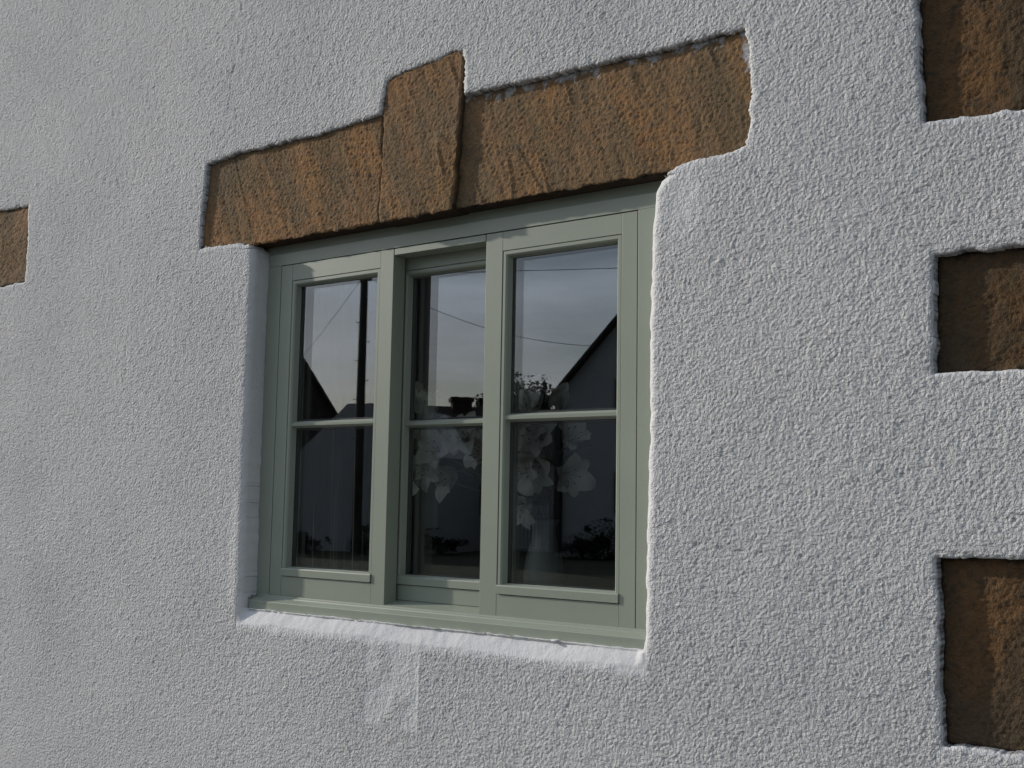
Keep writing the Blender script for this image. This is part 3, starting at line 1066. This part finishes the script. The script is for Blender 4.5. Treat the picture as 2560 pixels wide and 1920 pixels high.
M_TRUNK = plain("bark", (0.06, 0.05, 0.04), 0.9, 0.3, 6)

sheet("ground", -400, 400, -400, 0.3, -0.13, M_GRASS)
sheet("road", -400, 400, -9.0, -2.9, -0.124, M_ROAD)
bm = bmesh.new(); box(bm, -60, 60, -2.75, -0.0, -0.2, -0.002); tag(bm_obj("pavement", bm, M_PAVE), kind='structure')
bm = bmesh.new(); box(bm, -60, 60, -2.9, -2.752, -0.2, 0.003, .01); tag(bm_obj("kerb", bm, M_PAVE), kind='structure')


def prism(bm, poly2d, P0, ux, uy, length, z0=0):
    """poly2d (s, z) in the vertical plane through P0 along ux, pushed along uy"""
    a = [bm.verts.new(P0 + ux * s + Vector((0, 0, z))) for s, z in poly2d]
    b = [bm.verts.new(P0 + ux * s + uy * length + Vector((0, 0, z))) for s, z in poly2d]
    n = len(a)
    for i in range(n):
        bm.faces.new((a[i], a[(i + 1) % n], b[(i + 1) % n], b[i]))
    bm.faces.new(a); bm.faces.new(b[::-1])


def house(name, label, P0, ux, half, eave, ridge, length, wallmat, clip=None, over=0.3):
    """gable end through P0 (left eave corner) along ux; body runs away from the viewer"""
    e = empty(name, (P0.x, P0.y, 0), label, "house")
    uy = Vector((-ux.y, ux.x, 0))
    if uy.dot(Vector((P0.x, P0.y - 2.5, 0))) < 0: uy = -uy
    O = Vector((0, 0, 0))
    k = (ridge - eave) / half
    bm = bmesh.new()
    poly = [(0, -.2), (2 * half, -.2), (2 * half, eave)]
    if clip: poly += [(2 * half - (clip - eave) / k, clip), ((clip - eave) / k, clip)]
    else: poly += [(half, ridge)]
    poly += [(0, eave)]
    prism(bm, poly, O, ux, uy, length)
    bm_obj("wall", bm, wallmat, e)
    bm = bmesh.new()
    t_ = 0.16
    if not clip:
        rp = [(-over, eave - over * k + .02), (half, ridge + .02), (2 * half + over, eave - over * k + .02), (2 * half + over, eave - over * k + .02 + t_), (half, ridge + .02 + t_), (-over, eave - over * k + .02 + t_)]
        prism(bm, rp, O - uy * .25, ux, uy, length + .5)
        r_ = bm_obj("roof", bm, M_TILE, e)
    else:
        r_ = None
        bm.free()
    return e, uy, k, r_


def place(bm, ux, uy, s0, s1, t0, t1, z0, z1):
    r = bmesh.ops.create_cube(bm, size=1)
    for v in r['verts']:
        c = v.co.copy()
        p = ux * ((s0 + s1) / 2 + c.x * (s1 - s0)) + uy * ((t0 + t1) / 2 + c.y * (t1 - t0))
        v.co = Vector((p.x, p.y, (z0 + z1) / 2 + c.z * (z1 - z0)))


# house with its gable to the road, at the right of the reflections
P0 = pos(33.84, 36.0); P1 = pos(30.80, 35.0)
ux = (P1 - P0).normalized()
k_ = (hz(9.05, 35) - hz(5.35, 36)) / (P1 - P0).length
hC, uy, kk, rC = house("gabled_house", "pale house with a dark tiled gable roof mirrored in the right panes", P0, ux, 4.2, hz(5.35, 36), hz(5.35, 36) + 4.2 * k_, 9, M_WHITE)
for s in (2.0, 5.6):
    bm = bmesh.new(); place(bm, ux, uy, s, s + 1.0, -.05, .02, 4.2, 5.5)
    w = bm_obj("window", bm, M_FRAMEW, hC)
    bm = bmesh.new(); place(bm, ux, uy, s + .07, s + .93, -.07, -.052, 4.28, 5.42); bm_obj("pane", bm, M_DGLASS, w)
    bm = bmesh.new(); place(bm, ux, uy, s, s + 1.0, -.05, .02, 1.2, 2.6)
    w = bm_obj("window", bm, M_FRAMEW, hC)
    bm = bmesh.new(); place(bm, ux, uy, s + .07, s + .93, -.07, -.052, 1.28, 2.52); bm_obj("pane", bm, M_DGLASS, w)
bm = bmesh.new(); place(bm, ux, uy, .02, .22, -.2, -.02, 0, 4.7); place(bm, ux, uy, -.3, .2, -.22, -.03, 4.7, 4.95); bm_obj("downpipe", bm, M_BLACK, hC)
bm = bmesh.new(); place(bm, ux, uy, 3.8, 4.7, 7.6, 8.4, hz(5.35, 36) + 4.2 * k_ - .3, hz(5.35, 36) + 4.2 * k_ + 1.1); bm_obj("chimney", bm, M_BRICK, rC)

# white house in the middle: clipped gable wing on the left, long low range running right
P0 = pos(47.05, 38.2); P1 = pos(44.5, 37.2)
ux = (P1 - P0).normalized()
e0 = hz(2.0, 38.2); top = hz(4.72, 37.2)
k_ = (top - e0) / (P1 - P0).length
half = (P1 - P0).length + .65
hB, uy, kk, _ = house("white_house", "low white house with a dark roof and chimney mirrored in the middle pane", P0, ux, half, e0, e0 + half * k_, 6, M_WHITE, clip=top)
# long range
Q0_ = pos(43.3, 38.6); Q1_ = pos(33.0, 39.4)
vx = (Q1_ - Q0_); Lr = vx.length; vx.normalize()
vy = Vector((-vx.y, vx.x, 0))
if vy.dot(Vector((Q0_.x, Q0_.y, 0))) < 0: vy = -vy
off = Q0_ - P0
bm = bmesh.new(); prism(bm, [(0, -.2), (Lr, -.2), (Lr, 2.95), (0, 2.95)], off, vx, vy, 5.2); bm_obj("wall", bm, M_WHITE, hB)
bm = bmesh.new()
zr = hz(4.5, 41.4)
a = []
for s in (-.2, Lr + .2):
    a.append([bm.verts.new(off + vx * s + vy * t_ + Vector((0, 0, z))) for t_, z in ((-.3, 2.92), (2.6, zr), (5.5, 2.92), (5.5, 3.06), (2.6, zr + .16), (-.3, 3.06))])
for i in range(6):
    bm.faces.new((a[0][i], a[0][(i + 1) % 6], a[1][(i + 1) % 6], a[1][i]))
bm.faces.new(a[0]); bm.faces.new(a[1][::-1])
rB = bm_obj("roof", bm, M_TILE, hB)
bm = bmesh.new()
c = pos(38.86, 41.4) - P0
s = (c - off).dot(vx)
def boxat(bm, s0, s1, t0, t1, z0, z1):
    r = bmesh.ops.create_cube(bm, size=1)
    for v in r['verts']:
        c = v.co.copy()
        p = off + vx * ((s0 + s1) / 2 + c.x * (s1 - s0)) + vy * ((t0 + t1) / 2 + c.y * (t1 - t0))
        v.co = Vector((p.x, p.y, (z0 + z1) / 2 + c.z * (z1 - z0)))
boxat(bm, s - .36, s + .36, 2.2, 3.0, zr - .4, hz(5.15, 41.4) - .14)
boxat(bm, s - .43, s + .43, 2.13, 3.07, hz(5.15, 41.4) - .139, hz(5.15, 41.4))
for q in (-.2, .2):
    boxat(bm, s + q - .1, s + q + .1, 2.5, 2.7, hz(5.15, 41.4), hz(5.15, 41.4) + .05)
bm_obj("chimney", bm, M_BRICK, rB)
for az_ in (42.0, 40.3, 37.4):
    c = pos(az_, 38.8) - P0
    s = (c - off).dot(vx)
    bm = bmesh.new(); boxat(bm, s - .45, s + .45, -.04, .05, 1.0, 2.2); w = bm_obj("window", bm, M_FRAMEW, hB)
    bm = bmesh.new(); boxat(bm, s - .38, s + .38, -.06, -.042, 1.07, 2.13); bm_obj("pane", bm, M_DGLASS, w)

# dark stone gable behind, at the left
P1 = pos(45.16, 46.0); P0 = pos(47.0, 44.6)
ux = (P0 - P1).normalized()
k_ = (hz(6.95, 44.6) - hz(4.1, 46)) / (P0 - P1).length
P0b = P1 - ux * 1.2
hA, uy, kk, rA = house("stone_house", "dark stone house with a steep gable mirrored in the left panes", P0b, ux, 4.0, hz(4.1, 46) - 1.2 * k_ - .15, hz(4.1, 46) + 2.8 * k_ - .15, 9, M_DARKST)

# ---- pole and wires
pp = pos(43.86, 36.0)
pole = empty("telegraph_pole", (pp.x, pp.y, -.13), "tall dark wooden telegraph pole with climbing steps, mirrored in the top left pane", "telegraph pole")
bm = bmesh.new(); tube(bm, [(0, 0, 0), (0, 0, 5), (0, 0, 9.1)], [.155, .14, .12], 20); bm_obj("shaft", bm, M_POLE, pole, True)
for i in range(7):
    z = 3.6 + i * .62
    a = math.radians(43.86)
    side = 1 if i % 2 else -1
    d = Vector((math.cos(a), -math.sin(a), 0)) * side
    bm = bmesh.new(); tube(bm, [d * .1 + Vector((0, 0, z)), d * .22 + Vector((0, 0, z)), d * .225 + Vector((0, 0, z + .03))], .014, 6); bm_obj("step_bolt", bm, M_BLACK, pole)
bm = bmesh.new()
r = bmesh.ops.create_cube(bm, size=1)
for v in r['verts']:
    v.co = Vector((v.co.x * .5, v.co.y * .12, 8.75 + v.co.z * .1))
bmesh.ops.rotate(bm, verts=bm.verts, cent=(0, 0, 0), matrix=Matrix.Rotation(-math.radians(43.86), 3, 'Z'))
bmesh.ops.create_cone(bm, segments=16, radius1=.2, radius2=.17, depth=.22, cap_ends=True, matrix=Matrix.Translation((0, 0, 8.95)))
bm_obj("crossarm", bm, M_BLACK, pole)


def wire(A, B, sag, label):
    bm = bmesh.new()
    n = 24
    mid = (A + B) / 2
    pts = [A.lerp(B, i / n) - Vector((0, 0, sag * 4 * (i / n) * (1 - i / n))) for i in range(n + 1)]
    pts = [p - mid for p in pts]
    tube(bm, pts, .009, 6)
    o = bm_obj("overhead_wire", bm, M_BLACK, None, True)
    o.location = mid
    tag(o, label, "wire", "overhead wires from the telegraph pole")


top_ = Vector((pp.x, pp.y, 8.75))
E1 = pos(47.6, 45.0); E1.z = hz(6.0, 45.0)
wire(top_, E1, .1, "thin wire running down from the pole to the dark stone house")
E2 = pos(31.6, 35.6); E2.z = hz(7.9, 35.6)
wire(top_, E2, .55, "thin wire dropping from the pole to the gable roof")
E3 = pos(20.0, 24.0); E3.z = hz(12.1, 24.0)
wire(top_ + Vector((0, 0, .1)), E3, .1, "thin wire running level above the gable roof")


# ---- trees and hedges
def leaf_cloud(bm, c, rad, n, size, rr):
    clumps = [(Vector((rr.gauss(0, .5), rr.gauss(0, .5), rr.gauss(0, .45))), rr.uniform(.16, .42)) for _ in range(24)]
    for _ in range(n):
        cc, cr_ = rr.choice(clumps)
        v = Vector((rr.gauss(0, 1), rr.gauss(0, 1), rr.gauss(0, 1)))
        p = cc + v * cr_ * .55
        if p.length > 1.25: p *= 1.25 / p.length
        p = Vector((p.x * rad[0], p.y * rad[1], p.z * rad[2])) + c
        a = Vector((rr.gauss(0, 1), rr.gauss(0, 1), rr.gauss(0, 1))).normalized() * size * rr.uniform(.6, 1.3)
        b = a.orthogonal().normalized() * size * .45
        bm.faces.new([bm.verts.new(p + q) for q in (-a, b, a, -b)])


def tree(az_, d, h, rad, seed, label):
    rr = random.Random(seed)
    p = pos(az_, d)
    e = empty("broadleaf_tree", (p.x, p.y, -.13), label, "tree", "trees behind the houses opposite")
    bm = bmesh.new()
    tube(bm, [(0, 0, 0), (.05, .05, h * .3), (.0, .1, h * .62)], [.24, .17, .09], 10)
    for i in range(9):
        a = rr.uniform(0, 6.28)
        z0 = h * rr.uniform(.28, .55)
        q = Vector((math.cos(a) * rad[0] * .7, math.sin(a) * rad[1] * .7, h - rad[2] * rr.uniform(.3, 1.5)))
        tube(bm, [(0, 0.05, z0), Vector((0, 0, z0)).lerp(q, .5) + Vector((0, 0, .15)), q], [.08, .05, .015], 6)
    bm_obj("trunk", bm, M_TRUNK, e, True)
    bm = bmesh.new()
    leaf_cloud(bm, Vector((0, 0, h - rad[2])), rad, 5200, .12, rr)
    for i in range(14):     # wispy shoots standing out of the top
        a = rr.uniform(0, 6.28); rr_ = rr.uniform(.1, .75)
        b0 = Vector((math.cos(a) * rad[0] * rr_, math.sin(a) * rad[1] * rr_, h - rad[2] * .45))
        for j in range(40):
            t_ = j / 40
            p_ = b0 + Vector((rr.gauss(0, .09), rr.gauss(0, .09), t_ * rad[2] * rr.uniform(.5, .9)))
            a_ = Vector((rr.gauss(0, 1), rr.gauss(0, 1), rr.gauss(0, 1))).normalized() * .1
            b_ = a_.orthogonal().normalized() * .05
            bm.faces.new([bm.verts.new(p_ + q_) for q_ in (-a_, b_, a_, -b_)])
    bm_obj("crown", bm, M_FOL, e)


tree(36.3, 52, 6.9, (1.5, 1.5, 1.9), 3, "leafy tree between the white house and the gabled house, left of two")
tree(34.9, 50, 6.6, (1.25, 1.25, 1.6), 5, "leafy tree close beside the eaves of the gabled house")
tree(37.25, 50, 6.0, (.9, .9, 1.1), 9, "small bushy tree just right of the chimney")


def shrub(az_, d, rad, seed, label):
    rr = random.Random(seed)
    p = pos(az_, d)
    bm = bmesh.new()
    leaf_cloud(bm, Vector((0, 0, rad[2] * .8)), rad, 2600, .05, rr)
    tube(bm, [(0, 0, -.05), (0, 0, rad[2])], [.04, .02], 6)
    o = bm_obj("shrub", bm, M_FOL)
    o.location = (p.x, p.y, -.13)
    tag(o, label, "shrub", "shrubs along the verge opposite")


shrub(32.5, 34.3, (.8, .5, .45), 1, "low dark shrub under the gabled house wall")
shrub(31.2, 34.2, (.9, .5, .62), 2, "larger dark shrub at the foot of the gabled house")
shrub(46.3, 35.6, (.7, .5, .35), 3, "small dark shrub before the white gable wing")
shrub(43.6, 35.0, (.45, .4, .5), 4, "small dark shrub at the foot of the telegraph pole")
shrub(39.9, 35.6, (.9, .5, .4), 6, "wide low shrub before the white range")

# ---- iron gate
G0 = pos(36.1, 36.2); G1 = pos(34.25, 36.2)
gx = (G1 - G0); gw = gx.length; gx.normalize()
g = empty("iron_gate", (G0.x, G0.y, 0), "pale painted iron garden gate with upright bars and scrolls, mirrored in the lower right pane", "gate")
def gp(s, z, o=0): return gx * s + Vector((0, 0, z))
bm = bmesh.new()
for z in (.12, 1.12, 1.42):
    tube(bm, [gp(0, z), gp(gw, z)], .02, 6)
for s in (0, gw / 2, gw):
    tube(bm, [gp(s, 0), gp(s, 1.5)], .03 if s != gw / 2 else .022, 8)
M_GATE = plain("pale_gate_paint", (0.62, 0.62, 0.6), 0.6)
bm_obj("gate_frame", bm, M_GATE, g)
for i in range(1, 10):
    if i == 5: continue
    bm = bmesh.new(); tube(bm, [gp(gw * i / 10, .12), gp(gw * i / 10, 1.12)], .020, 6); bm_obj("bar", bm, M_GATE, g)
for i in range(4):
    cx_ = gw * (i + .5) / 4
    pts = []
    for j in range(22):
        t_ = j / 21 * 3.6 * math.pi
        r_ = .12 * (1 - j / 26)
        pts.append(gp(cx_ + r_ * math.cos(t_), 1.27 + r_ * math.sin(t_)))
    bm = bmesh.new(); tube(bm, pts, .018, 6); bm_obj("scroll", bm, M_GATE, g)
